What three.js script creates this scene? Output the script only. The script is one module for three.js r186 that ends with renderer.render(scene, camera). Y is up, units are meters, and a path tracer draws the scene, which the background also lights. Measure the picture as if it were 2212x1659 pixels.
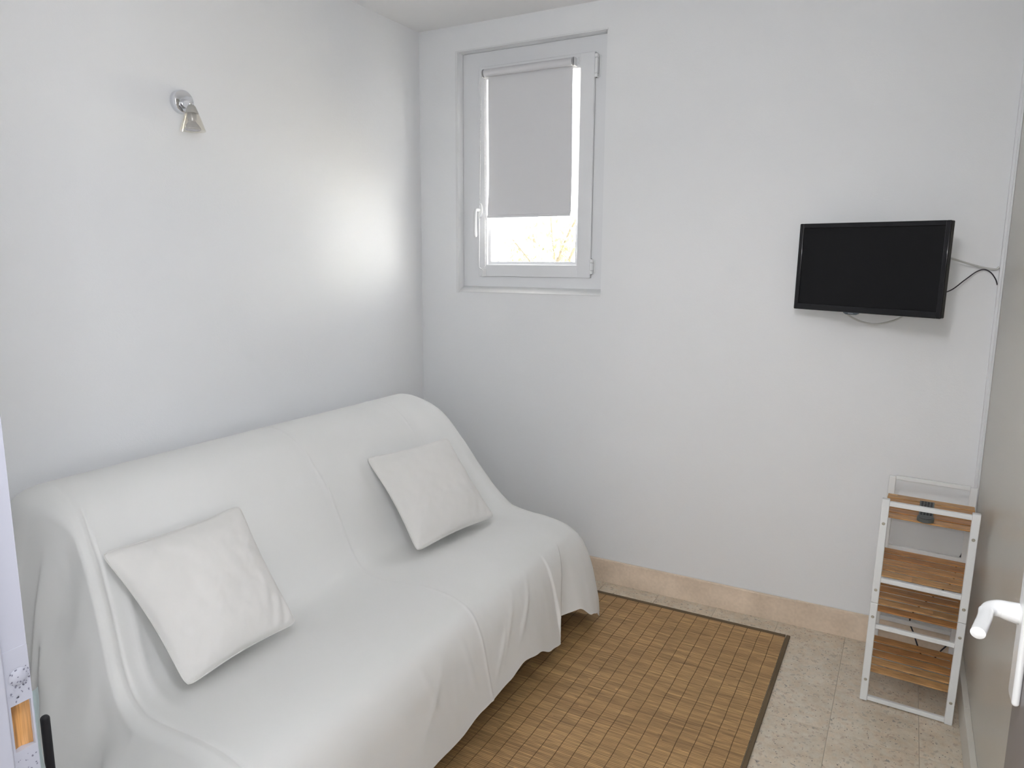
import * as THREE from 'three';
import { RoundedBoxGeometry } from 'three/addons/geometries/RoundedBoxGeometry.js';
import { mergeGeometries, mergeVertices } from 'three/addons/utils/BufferGeometryUtils.js';
import { ImprovedNoise } from 'three/addons/math/ImprovedNoise.js';
import { RectAreaLightUniformsLib } from 'three/addons/lights/RectAreaLightUniformsLib.js';
RectAreaLightUniformsLib.init();

// ------------------------------------------------------------------ camera, sky, light, exposure
const W = 2.395, H = 2.5, D = 2.67;            // room width, height, depth (back wall z = 0, left wall x = 0)
const scene = new THREE.Scene();
const camera = new THREE.PerspectiveCamera(55.93, 2212 / 1659, 0.05, 200);
camera.position.set(2.1262, 1.44523, 2.95483);
camera.rotation.set(THREE.MathUtils.degToRad(-9.6008), THREE.MathUtils.degToRad(28.6766), THREE.MathUtils.degToRad(0.3731), 'YXZ');
scene.add(camera);

const renderer = new THREE.WebGLRenderer({ antialias: true });
renderer.toneMapping = THREE.LinearToneMapping;
renderer.toneMappingExposure = 9.15;      // the lights below are set for this exposure
renderer.shadowMap.enabled = true;

const SKY = 1.125;
scene.background = new THREE.Color().setRGB(0.96, 0.985, 1.03);
scene.backgroundIntensity = SKY;

const sun = new THREE.DirectionalLight(new THREE.Color().setRGB(1, 0.97, 0.9), 13);
sun.position.set(-6, 6.5, 0.6); sun.castShadow = true; sun.shadow.mapSize.set(2048, 2048);
Object.assign(sun.shadow.camera, { left: -14, right: 14, top: 14, bottom: -14, near: 0.1, far: 60 });
scene.add(sun, sun.target);

// the built-in flash of the camera, just above the lens
const flash = new THREE.SpotLight(new THREE.Color().setRGB(0.98, 1, 1.03), 0.3, 0, THREE.MathUtils.degToRad(47), 1, 2);
flash.position.set(2.115, 1.50, 2.95);
flash.target.position.set(1.05, 1.0, 0.3);
flash.castShadow = true; flash.shadow.mapSize.set(2048, 2048); flash.shadow.radius = 1;
scene.add(flash, flash.target);

// the bulb of the hall's ceiling lamp (its glowing globe is built with the hall)
const HALL_LAMP = [1.75, 2.2, 3.75], ROOM_LAMP = [1.95, 1.98, 2.48];
const hallBulb = new THREE.PointLight(new THREE.Color().setRGB(1, 0.96, 0.9), 0.25, 0, 2);
hallBulb.position.set(...HALL_LAMP); hallBulb.castShadow = true; hallBulb.shadow.radius = 5;
scene.add(hallBulb);
// the bulb of the room's own ceiling lamp, above the frame (its glowing dome is built with the room)
const roomBulb = new THREE.PointLight(new THREE.Color().setRGB(0.975, 0.995, 1.03), 0.21, 0, 2);
roomBulb.position.set(...ROOM_LAMP); roomBulb.castShadow = true; roomBulb.shadow.radius = 6;
scene.add(roomBulb);

// ------------------------------------------------------------------ helpers
let seed = 12345;
const rnd = () => { seed = (seed * 1664525 + 1013904223) >>> 0; return seed / 4294967296; };
const rr = (a, b) => a + (b - a) * rnd();
const N3 = new ImprovedNoise();
const noise = (x, y = 0, z = 0) => N3.noise(x + 17.3, y + 5.1, z + 9.7);
const V = (x, y, z) => new THREE.Vector3(x, y, z);
const smooth = (a, b, x) => { const t = Math.min(1, Math.max(0, (x - a) / (b - a))); return t * t * (3 - 2 * t); };
const lerp = (a, b, t) => a + (b - a) * t;

const used = {};
function numbered(n) { used[n] = (used[n] ?? -1) + 1; return used[n] ? n + '_' + String(used[n]).padStart(3, '0') : n; }
function clean(g) { const o = g.index ? g.toNonIndexed() : g; for (const k of Object.keys(o.attributes)) if (!['position', 'normal', 'uv', 'color'].includes(k)) o.deleteAttribute(k); return o; }
function merged(gs) { gs = [gs].flat(); return gs.length === 1 ? gs[0] : mergeGeometries(gs.map(clean)); }
function obj(name, gs, m, parent = scene, kind) {
  const o = new THREE.Mesh(merged(gs), m);
  o.name = parent === scene ? numbered(name) : name;
  o.castShadow = o.receiveShadow = true;
  if (kind) o.userData.kind = kind;
  parent.add(o); return o;
}
function thing(name, label, category, [x, y, z] = [0, 0, 0], turn = 0, group) {
  const o = new THREE.Group(); o.name = numbered(name); scene.add(o);
  o.position.set(x, y, z); o.rotation.y = turn; o.userData = { label, category };
  if (group) o.userData.group = group;
  return o;
}
function box(x0, x1, y0, y1, z0, z1) { const g = new THREE.BoxGeometry(x1 - x0, y1 - y0, z1 - z0); g.translate((x0 + x1) / 2, (y0 + y1) / 2, (z0 + z1) / 2); return g; }
function rbox(x0, x1, y0, y1, z0, z1, r = 0.002, seg = 2) { const g = new RoundedBoxGeometry(x1 - x0, y1 - y0, z1 - z0, seg, r); g.translate((x0 + x1) / 2, (y0 + y1) / 2, (z0 + z1) / 2); return g; }
function worldUV(g, s = 1) {      // box projection, uv in metres
  const p = g.attributes.position, n = g.attributes.normal, uv = new Float32Array(p.count * 2);
  for (let i = 0; i < p.count; i++) {
    const ax = Math.abs(n.getX(i)), ay = Math.abs(n.getY(i)), az = Math.abs(n.getZ(i));
    let a, b; if (ax >= ay && ax >= az) { a = p.getZ(i); b = p.getY(i); } else if (ay >= az) { a = p.getX(i); b = p.getZ(i); } else { a = p.getX(i); b = p.getY(i); }
    uv[i * 2] = a * s; uv[i * 2 + 1] = b * s;
  }
  g.setAttribute('uv', new THREE.BufferAttribute(uv, 2)); return g;
}
function tube(pts, r, seg = 60, rad = 10) { return new THREE.TubeGeometry(new THREE.CatmullRomCurve3(pts.map((p) => V(...p)), false, 'centripetal'), seg, r, rad, false); }
function cyl(r0, r1, h, seg = 32) { return new THREE.CylinderGeometry(r0, r1, h, seg); }
function gridGeo(nu, nv, f, uvf) {
  const pos = new Float32Array(nu * nv * 3), uv = new Float32Array(nu * nv * 2), idx = [];
  for (let j = 0; j < nv; j++) for (let i = 0; i < nu; i++) {
    const p = f(i / (nu - 1), j / (nv - 1), i, j), k = j * nu + i;
    pos[k * 3] = p[0]; pos[k * 3 + 1] = p[1]; pos[k * 3 + 2] = p[2];
    const q = uvf ? uvf(i / (nu - 1), j / (nv - 1)) : [i / (nu - 1), j / (nv - 1)];
    uv[k * 2] = q[0]; uv[k * 2 + 1] = q[1];
    if (i < nu - 1 && j < nv - 1) idx.push(k, k + 1, k + nu, k + 1, k + nu + 1, k + nu);
  }
  const g = new THREE.BufferGeometry();
  g.setAttribute('position', new THREE.BufferAttribute(pos, 3)); g.setAttribute('uv', new THREE.BufferAttribute(uv, 2));
  g.setIndex(idx); g.computeVertexNormals(); return g;
}
function tex(w, h, f, srgb, rep) {
  const d = new Uint8Array(w * h * 4);
  for (let y = 0; y < h; y++) for (let x = 0; x < w; x++) { const c = f(x, y), k = (y * w + x) * 4; d[k] = c[0]; d[k + 1] = c[1]; d[k + 2] = c[2]; d[k + 3] = 255; }
  const t = new THREE.DataTexture(d, w, h, THREE.RGBAFormat); t.wrapS = t.wrapT = THREE.RepeatWrapping;
  t.magFilter = THREE.LinearFilter; t.minFilter = THREE.LinearMipmapLinearFilter; t.generateMipmaps = true;
  if (srgb) t.colorSpace = THREE.SRGBColorSpace; if (rep) t.repeat.set(...rep); t.needsUpdate = true; return t;
}
// value noise that tiles with period n
function tiler(n, s0) { const a = new Float32Array(n * n); let s = s0 >>> 0; for (let i = 0; i < n * n; i++) { s = (s * 1664525 + 1013904223) >>> 0; a[i] = s / 4294967296; }
  return (x, y) => { const xi = Math.floor(x), yi = Math.floor(y), fx = x - xi, fy = y - yi, u = fx * fx * (3 - 2 * fx), v = fy * fy * (3 - 2 * fy), m = (p, q) => a[(((q % n) + n) % n) * n + (((p % n) + n) % n)];
    return lerp(lerp(m(xi, yi), m(xi + 1, yi), u), lerp(m(xi, yi + 1), m(xi + 1, yi + 1), u), v); }; }
const clamp255 = (v) => Math.max(0, Math.min(255, v));
const lin = (r, g, b) => new THREE.Color().setRGB(r, g, b);
const std = (c, rough = 0.6, o = {}) => new THREE.MeshStandardMaterial({ color: c, roughness: rough, side: THREE.DoubleSide, ...o });
const phy = (c, rough = 0.4, o = {}) => new THREE.MeshPhysicalMaterial({ color: c, roughness: rough, ...o });

// ------------------------------------------------------------------ materials
const paintBump = (() => { const a = tiler(256, 3), b = tiler(64, 8); return tex(512, 512, (x, y) => { const v = 255 * (0.6 * a(x / 2, y / 2) + 0.4 * b(x / 8, y / 8)); return [v, v, v]; }, false, [2.5, 2.5]); })();
const M = {};
M.wall = std(lin(0.855, 0.865, 0.88), 0.75, { bumpMap: paintBump, bumpScale: 0.00022 });
M.ceiling = std(lin(0.90, 0.90, 0.90), 0.9);
M.plaster = std(lin(0.78, 0.79, 0.80), 0.8);
M.beige = phy(lin(0.58, 0.555, 0.50), 0.3, { bumpMap: paintBump, bumpScale: 0.0002 });
M.beigeLow = phy(lin(0.68, 0.655, 0.60), 0.4);
M.pvc = phy(lin(0.80, 0.81, 0.83), 0.3);
M.white = phy(lin(0.84, 0.85, 0.86), 0.25, { clearcoat: 0.6, clearcoatRoughness: 0.1 });
M.jamb = phy(lin(0.415, 0.425, 0.495), 0.35);
M.doorPaint = phy(lin(0.20, 0.185, 0.18), 0.4);
M.glass = new THREE.MeshPhysicalMaterial({ color: 0xffffff, roughness: 0, transmission: 1, thickness: 0, ior: 1.45 });
M.black = std(lin(0.012, 0.012, 0.016), 0.5);
M.dark = std(lin(0.03, 0.03, 0.03), 0.6);
M.metal = std(lin(0.5, 0.48, 0.42), 0.35, { metalness: 1 });
M.chrome = std(lin(0.82, 0.83, 0.86), 0.06, { metalness: 1 });
M.steel = std(lin(0.42, 0.52, 0.55), 0.4, { metalness: 0.5 });

// terrazzo, one metre square
const terrazzo = (() => {
  const n = 2048, buf = new Float32Array(n * n * 3), a = tiler(16, 5), b = tiler(64, 6), c = tiler(256, 7);
  for (let y = 0; y < n; y++) for (let x = 0; x < n; x++) {
    const v = 0.5 * a(x / 128, y / 128) + 0.35 * b(x / 32, y / 32) + 0.35 * c(x / 8, y / 8) - 0.6, k = (y * n + x) * 3;
    const w = b(x / 32 + 31, y / 32 + 11) - 0.5;
    buf[k] = 216 + v * 30; buf[k + 1] = 203 + v * 32 - w * 8; buf[k + 2] = 184 + v * 34 - w * 14;
  }
  let s = 77; const q = () => { s = (s * 1664525 + 1013904223) >>> 0; return s / 4294967296; };
  function chip(cx, cy, rx, ry, ang, col, op) {
    const R = Math.ceil(Math.max(rx, ry) * 1.4), ca = Math.cos(ang), sa = Math.sin(ang), ph = q() * 6, k1 = 2 + Math.floor(q() * 3);
    for (let y = -R; y <= R; y++) for (let x = -R; x <= R; x++) {
      const u = (x * ca + y * sa) / rx, v = (-x * sa + y * ca) / ry, th = Math.atan2(v, u), d = Math.hypot(u, v) / (1 + 0.22 * Math.sin(k1 * th + ph) + 0.1 * Math.sin(5 * th + ph * 2));
      if (d < 1) { const k = ((((cy + y) % n + n) % n) * n + ((cx + x) % n + n) % n) * 3, o = op * Math.min(1, (1 - d) * 4); for (let i = 0; i < 3; i++) buf[k + i] = lerp(buf[k + i], col[i], o); }
    }
  }
  const P = (k) => Math.floor(q() * k);
  for (let i = 0; i < 2600; i++) { const t = q(), col = t < 0.45 ? [214, 204, 186] : t < 0.75 ? [186, 164, 146] : [176, 166, 152]; chip(P(n), P(n), 4 + q() * 16, 3 + q() * 11, q() * 3.2, col, 0.55); }
  for (let i = 0; i < 60; i++) chip(P(n), P(n), 8 + q() * 14, 5 + q() * 8, q() * 3.2, [120, 116, 114], 0.55);
  for (let i = 0; i < 1350; i++) chip(P(n), P(n), 2 + q() * q() * 5, 1.6 + q() * 2, q() * 3.2, q() < 0.8 ? [36, 34, 36] : [86, 78, 72], 0.95);
  return tex(n, n, (x, y) => { const k = (y * n + x) * 3; return [clamp255(buf[k]), clamp255(buf[k + 1]), clamp255(buf[k + 2])]; }, true);
})();
M.terrazzo = phy(0xffffff, 0.32, { map: terrazzo });
M.grout = std(lin(0.42, 0.38, 0.32), 0.9);
const skirtTex = (() => { const a = tiler(16, 15), b = tiler(128, 16); return tex(512, 512, (x, y) => { const v = (a(x / 32, y / 32) - 0.5) * 22 + (b(x / 4, y / 4) - 0.5) * 10; return [clamp255(232 + v), clamp255(213 + v), clamp255(192 + v)]; }, true, [1, 1]); })();
M.skirt = phy(0xffffff, 0.4, { map: skirtTex });

// cloth: fine weave bump
const weave = tex(256, 256, (x, y) => { const v = 128 + 60 * Math.sin(x * Math.PI / 2) * ((y >> 1) & 1 ? 1 : -1) + 50 * (((x * 7 + y * 13) % 11) / 11 - 0.5); return [clamp255(v), clamp255(v), clamp255(v)]; }, false, [14, 14]);
M.cover = new THREE.MeshPhysicalMaterial({ color: lin(0.83, 0.83, 0.815), roughness: 0.95, sheen: 0.2, sheenRoughness: 0.6, bumpMap: weave, bumpScale: 0.0003, side: THREE.DoubleSide });
M.cushion = new THREE.MeshPhysicalMaterial({ color: lin(0.82, 0.805, 0.78), roughness: 0.95, sheen: 0.2, sheenRoughness: 0.6, bumpMap: weave, bumpScale: 0.0003, side: THREE.DoubleSide });
M.blind = std(lin(0.74, 0.74, 0.76), 0.85, { bumpMap: weave, bumpScale: 0.0002 });

// bamboo / wood grain
const grain = (() => { const a = tiler(64, 21), b = tiler(256, 22); return tex(512, 512, (x, y) => { const v = 0.5 * a(x / 64, y / 6) + 0.5 * b(x / 24, y / 1.7); const k = 200 + (v - 0.5) * 90; return [clamp255(k + 6), clamp255(k), clamp255(k - 8)]; }, true); })();
M.woodSlat = ['#f0bf80', '#e2a764', '#e9b373', '#d89c5b'].map((c) => phy(new THREE.Color(c), 0.42, { map: grain }));
M.bamboo = new THREE.MeshStandardMaterial({ color: 0xffffff, vertexColors: true, roughness: 0.55, map: grain });
M.thread = std(lin(0.10, 0.06, 0.025), 0.9);
M.binding = std(lin(0.15, 0.105, 0.06), 0.9, { bumpMap: weave, bumpScale: 0.0004 });

// ------------------------------------------------------------------ room shell
function struct(name, gs, m) { const o = obj(name, gs, m); o.name = name; o.userData.kind = 'structure'; return o; }
// window opening in the back wall
const WX0 = 0.215, WX1 = 0.945, WY0 = 1.300, WY1 = 2.385;
struct('wall_back', [box(-0.15, WX0, -0.1, H + 0.1, -0.28, 0), box(WX1, W + 0.15, -0.1, H + 0.1, -0.28, 0), box(WX0, WX1, -0.1, WY0, -0.28, 0), box(WX0, WX1, WY1, H + 0.1, -0.28, 0)].map((g) => worldUV(g)), M.wall);
struct('wall_left', worldUV(box(-0.15, 0, -0.1, H + 0.1, 0, D)), M.wall);
struct('wall_right', worldUV(box(W, W + 0.15, -0.1, H + 0.1, 0, D)), M.beige);
struct('ceiling', worldUV(box(-0.15, W + 0.15, H, H + 0.15, 0, D)), M.ceiling);
// front wall with the doorway the camera looks through
const JX = 1.53, DX1 = 2.335, DH = 2.06, FZ1 = D + 0.11;
struct('wall_front', [box(-0.15, JX - 0.04, -0.1, H + 0.1, D, FZ1), box(DX1 + 0.035, W + 0.15, -0.1, H + 0.1, D, FZ1), box(JX - 0.04, DX1 + 0.035, DH + 0.04, H + 0.1, D, FZ1)].map((g) => worldUV(g)), M.wall);
// hall behind the doorway: it holds a ceiling lamp and a glazed balcony opening
const HX0 = 0.4, HX1 = 4.0, HZ1 = 5.0;
struct('wall_hall', [box(HX0 - 0.12, HX0, -0.1, H + 0.1, FZ1, HZ1 + 0.12), box(HX1, HX1 + 0.12, -0.1, H + 0.1, FZ1, 3.7), box(HX1, HX1 + 0.12, -0.1, H + 0.1, 4.35, HZ1 + 0.12), box(HX1, HX1 + 0.12, 2.25, H + 0.1, 3.7, 4.35), box(HX1, HX1 + 0.12, -0.1, 0.5, 3.7, 4.35), box(W + 0.15, HX1 + 0.12, -0.1, H + 0.1, D, FZ1),
  box(HX0, HX1, -0.1, H + 0.1, HZ1, HZ1 + 0.12)].map((g) => worldUV(g)), M.wall);
struct('ceiling_hall', worldUV(box(HX0 - 0.12, HX1 + 0.12, H, H + 0.15, FZ1, HZ1 + 0.12)), M.ceiling);

// floor: slab with terrazzo tiles, 25 cm, joints at x = 2.265, 2.015 ...
const floor = struct('floor', [box(-0.15, W + 0.15, -0.12, -0.003, -0.02, D + 0.02), box(HX0 - 0.12, HX1 + 0.12, -0.12, -0.003, D + 0.02, HZ1 + 0.12)], M.grout);
{
  const ts = 0.25, g0 = 0.0004;
  for (let i = -1; i < 10; i++) for (let k = 0; k < 13; k++) {
    let x0 = 0.015 + i * ts, x1 = x0 + ts, z0 = -0.08 + k * ts, z1 = z0 + ts;
    x0 = Math.max(0, x0 + g0); x1 = Math.min(W, x1 - g0); z0 = Math.max(0, z0 + g0); z1 = Math.min(3.2, z1 - g0);
    if (x1 - x0 < 0.01 || z1 - z0 < 0.01) continue;
    const g = worldUV(rbox(x0, x1, -0.012, 0, z0, z1, 0.0008, 1)), uv = g.attributes.uv, ou = rnd(), ov = rnd(), fl = rnd() < 0.5;
    for (let j = 0; j < uv.count; j++) { const a = uv.getX(j), b = uv.getY(j); uv.setXY(j, (fl ? b : a) + ou, (fl ? a : b) + ov); }
    obj('tile', g, M.terrazzo, floor);
  }
}
struct('floor_hall', worldUV(box(HX0, HX1, -0.003, 0, 3.2, HZ1)), M.terrazzo);

// skirting of stone pieces
function skirtPiece(parent, x0, x1, h0, h1) {
  const s = new THREE.Shape([[0.0, 0], [0.012, 0], [0.012, 0.097], [0.009, 0.1], [0, 0.1]].map((p) => new THREE.Vector2(...p)));
  const g = new THREE.ExtrudeGeometry(s, { depth: x1 - x0, bevelEnabled: false }); g.rotateY(-Math.PI / 2); // now depth along -x.. fix below
  const p = g.attributes.position; for (let i = 0; i < p.count; i++) { const d = -p.getX(i), zz = p.getZ(i), y = p.getY(i); p.setXYZ(i, x0 + d, y * lerp(h0, h1, (d) / (x1 - x0)) / 0.1, zz); }
  g.computeVertexNormals(); worldUV(g); obj('skirting_piece', g, M.skirt, parent);
}
{
  const b = new THREE.Group(); b.name = 'baseboard_back'; b.userData = { kind: 'structure' }; scene.add(b);
  const xs = [0.002, 0.925, 1.825, W - 0.018];
  for (let i = 0; i < 3; i++) skirtPiece(b, xs[i] + 0.00015, xs[i + 1] - 0.00015, 0.107, 0.105);
  // ragged paint line along the top edge
  const pl = gridGeo(160, 2, (u, v) => { const x = 0.01 + u * (W - 0.04); return [x, 0.1065 + (v - 0.5) * (0.006 + 0.004 * noise(x * 9) + 0.003 * noise(x * 40)), 0.0015]; });
  obj('paint_line', pl, M.plaster, b);
  const r = new THREE.Group(); r.name = 'baseboard_right'; r.userData = { kind: 'structure' }; scene.add(r);
  const zs = [0.014, 0.5, 1.4, 1.84];
  for (let i = 0; i < 3; i++) obj('skirting_piece', worldUV(rbox(W - 0.017, W, 0, 0.1, zs[i] + 0.0005, zs[i + 1] - 0.0005, 0.0015, 1)), M.beigeLow, r);
}
// two-step cable trunking in the right back corner
struct('trim_1', [rbox(W - 0.0155, W, 0.108, H, 0.0, 0.014, 0.002), rbox(W - 0.0075, W, 0.108, H, 0.0, 0.019, 0.002)], M.pvc);

// ------------------------------------------------------------------ doorway frame, strike plate, door
{
  const f = new THREE.Group(); f.name = 'trim_2'; f.userData = { kind: 'structure' }; scene.add(f);
  const z0 = D + 0.001, zr = D + 0.0195, hy0 = 1.055, hy1 = 1.095, hz0 = D + 0.0025, hz1 = D + 0.0175;
  obj('jamb', [box(JX - 0.04, JX, 0, hy0, z0, zr), box(JX - 0.04, JX, hy1, DH, z0, zr), box(JX - 0.04, JX, hy0, hy1, z0, hz0), box(JX - 0.04, JX, hy0, hy1, hz1, zr), box(JX - 0.04, JX - 0.016, hy0, hy1, hz0, hz1),
    rbox(JX - 0.04, JX + 0.0025, 0, DH, zr, FZ1 + 0.004, 0.002)], M.jamb);
  obj('jamb', [box(DX1, DX1 + 0.035, 0, DH, z0, FZ1)], M.jamb);
  obj('head', [box(JX - 0.04, DX1 + 0.035, DH, DH + 0.04, z0, FZ1)], M.jamb, f);
  f.children.length; const js = scene.children.filter((c) => /^jamb/.test(c.name)); js.forEach((c) => { c.name = 'jamb'; f.add(c); });
  // bare wood inside the latch mortise
  const wood = gridGeo(24, 14, (u, v) => { const z = lerp(hz0, hz1, u); return [JX - 0.0028 - 0.003 * Math.sin(u * Math.PI) + 0.001 * noise(u * 3, v * 4), lerp(hy0, hy1, v), z]; }, (u, v) => [v * 0.1, u * 0.1]);
  obj('mortise', wood, phy(lin(0.80, 0.44, 0.17), 0.5, { map: grain, side: THREE.DoubleSide }), f);
  // painted strike plate with its curved lip
  const P = 0.0003, sp = [box(JX, JX + P, 1.0, hy0, z0, zr), box(JX, JX + P, hy1, 1.142, z0, zr), box(JX, JX + P, hy0, hy1, z0, hz0), box(JX, JX + P, hy0, hy1, hz1, zr)];
  const plate = obj('strike_plate', sp, M.jamb, f);
  const lip = gridGeo(10, 20, (u, v) => { const y = lerp(0.97, 1.1, v), a = u * 1.25, in_ = 0.0035 * Math.sin(Math.PI * smooth(0.3, 0.95, v)); return [JX + P - 0.009 * (1 - Math.cos(a)), y, D + 0.0015 - 0.0085 * Math.sin(a) + in_ * u]; });
  obj('lip', lip, M.steel, plate);
  for (const [y, z] of [[1.118, D + 0.0095], [1.02, D + 0.0095]]) { const g = new THREE.SphereGeometry(0.0092, 28, 10, 0, Math.PI * 2, 0, 0.9); g.scale(1, 0.3, 1); g.rotateZ(-Math.PI / 2); g.translate(JX + P - 0.0014, y, z); obj('screw', g, M.jamb, plate); }
  // chipped paint flecks on the plate
  const fl = []; for (let i = 0; i < 90; i++) { const an = rr(0, 6.28), ra = rr(0.0055, 0.0082); if (i > 22 && i < 40) continue; const y = i < 40 ? 1.118 + Math.sin(an) * ra * 1.1 : i < 60 ? 1.112 + rr(-0.014, 0.008) : rr(1.0, 1.05), z = i < 40 ? D + 0.0095 + Math.cos(an) * ra : D + rr(0.003, 0.017), g = new THREE.CircleGeometry(rr(0.0004, 0.0011), 5); g.scale(1, rr(0.4, 1), 1); g.rotateZ(rr(0, 3)); g.rotateY(Math.PI / 2); g.translate(JX + P + (i < 60 ? 0.0016 : 0.0004), y, z); fl.push(g); }
  obj('paint_chip', fl, std(lin(0.16, 0.16, 0.21), 0.6), plate, 'stuff');
}
{
  const d = new THREE.Group(); d.name = 'door_1'; d.userData = { kind: 'structure' }; scene.add(d);
  const fx = 2.290;
  obj('leaf', rbox(fx, fx + 0.04, 0.008, 2.045, 1.868, 2.655, 0.002), M.doorPaint, d);
  const pl = obj('handle_plate', rbox(fx - 0.009, fx, 0.897, 1.115, 1.884, 1.924, 0.005, 4), M.white, d);
  // lever: thick neck, rounded elbow, arm towards the hinges with a cut end
  const hy = 1.010, hz = 1.894;
  const c = new THREE.CatmullRomCurve3([V(fx - 0.006, hy - 0.001, hz), V(fx - 0.02, hy - 0.0005, hz - 0.001), V(fx - 0.030, hy, hz - 0.002), V(fx - 0.0385, hy, hz + 0.002), V(fx - 0.0445, hy, hz + 0.012), V(fx - 0.048, hy, hz + 0.034), V(fx - 0.0585, hy - 0.001, hz + 0.083)], false, 'centripetal');
  const nu = 80, nr = 24, fr = c.computeFrenetFrames(nu, false);
  const lever = gridGeo(nr + 1, nu + 1, (a, t, i, j) => {
    const p = c.getPointAt(t), th = a * Math.PI * 2, rad = lerp(0.0132, 0.0074, smooth(0, 0.5, t)) , y = Math.sin(th) * rad * (t > 0.4 ? 1.12 : 1), n = fr.normals[j], b = fr.binormals[j];
    return [p.x + n.x * Math.cos(th) * rad + b.x * y, p.y + n.y * Math.cos(th) * rad + b.y * y, p.z + n.z * Math.cos(th) * rad + b.z * y];
  });
  const cap = []; { const p = c.getPointAt(1), n = fr.normals[nu], b = fr.binormals[nu]; const g = gridGeo(nr + 1, 6, (a, t) => { const th = a * Math.PI * 2, k = 0.0074 * (1 - t), y = Math.sin(th) * k * 1.12; const out = 0.002 * (1 - (1 - t) * (1 - t)); return [p.x + n.x * Math.cos(th) * k + b.x * y, p.y + n.y * Math.cos(th) * k + b.y * y, p.z + n.z * Math.cos(th) * k + b.z * y + out]; }); cap.push(g); }
  const wl = M.white.clone(); wl.side = THREE.DoubleSide;
  obj('lever', [lever, ...cap], wl, pl);
}

// hall lamp: glowing globe round its bulb
{
  const l = thing('ceiling_lamp', 'round glowing globe lamp hanging from the hall ceiling', 'lamp', [HALL_LAMP[0], 0, HALL_LAMP[2]]);
  const s = new THREE.SphereGeometry(0.12, 32, 24); s.translate(0, HALL_LAMP[1], 0);
  obj('globe', s, new THREE.MeshStandardMaterial({ color: 0xffffff, emissive: lin(1, 0.96, 0.9), emissiveIntensity: 0.35, roughness: 0.5 }), l);
  const r = cyl(0.006, 0.006, H - HALL_LAMP[1] - 0.115, 12); r.translate(0, (H + HALL_LAMP[1] + 0.115) / 2, 0); obj('rod', r, M.chrome, l);
}

// room lamp: globe pendant
{
  const l = thing('pendant_lamp', 'glowing white globe pendant hanging from the bedroom ceiling', 'lamp', [ROOM_LAMP[0], 0, ROOM_LAMP[2]]);
  const g = new THREE.SphereGeometry(0.11, 40, 28); g.translate(0, ROOM_LAMP[1], 0);
  obj('globe', g, new THREE.MeshStandardMaterial({ color: 0xffffff, emissive: lin(1, 0.995, 0.99), emissiveIntensity: 0.2, roughness: 0.5 }), l);
  const c = cyl(0.004, 0.004, H - ROOM_LAMP[1] - 0.125, 12); c.translate(0, (H + ROOM_LAMP[1] + 0.085) / 2, 0); obj('cord', c, M.white, l);
  const r = cyl(0.05, 0.05, 0.02, 32); r.translate(0, H - 0.011, 0); obj('ceiling_rose', r, M.white, l);
}

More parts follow.
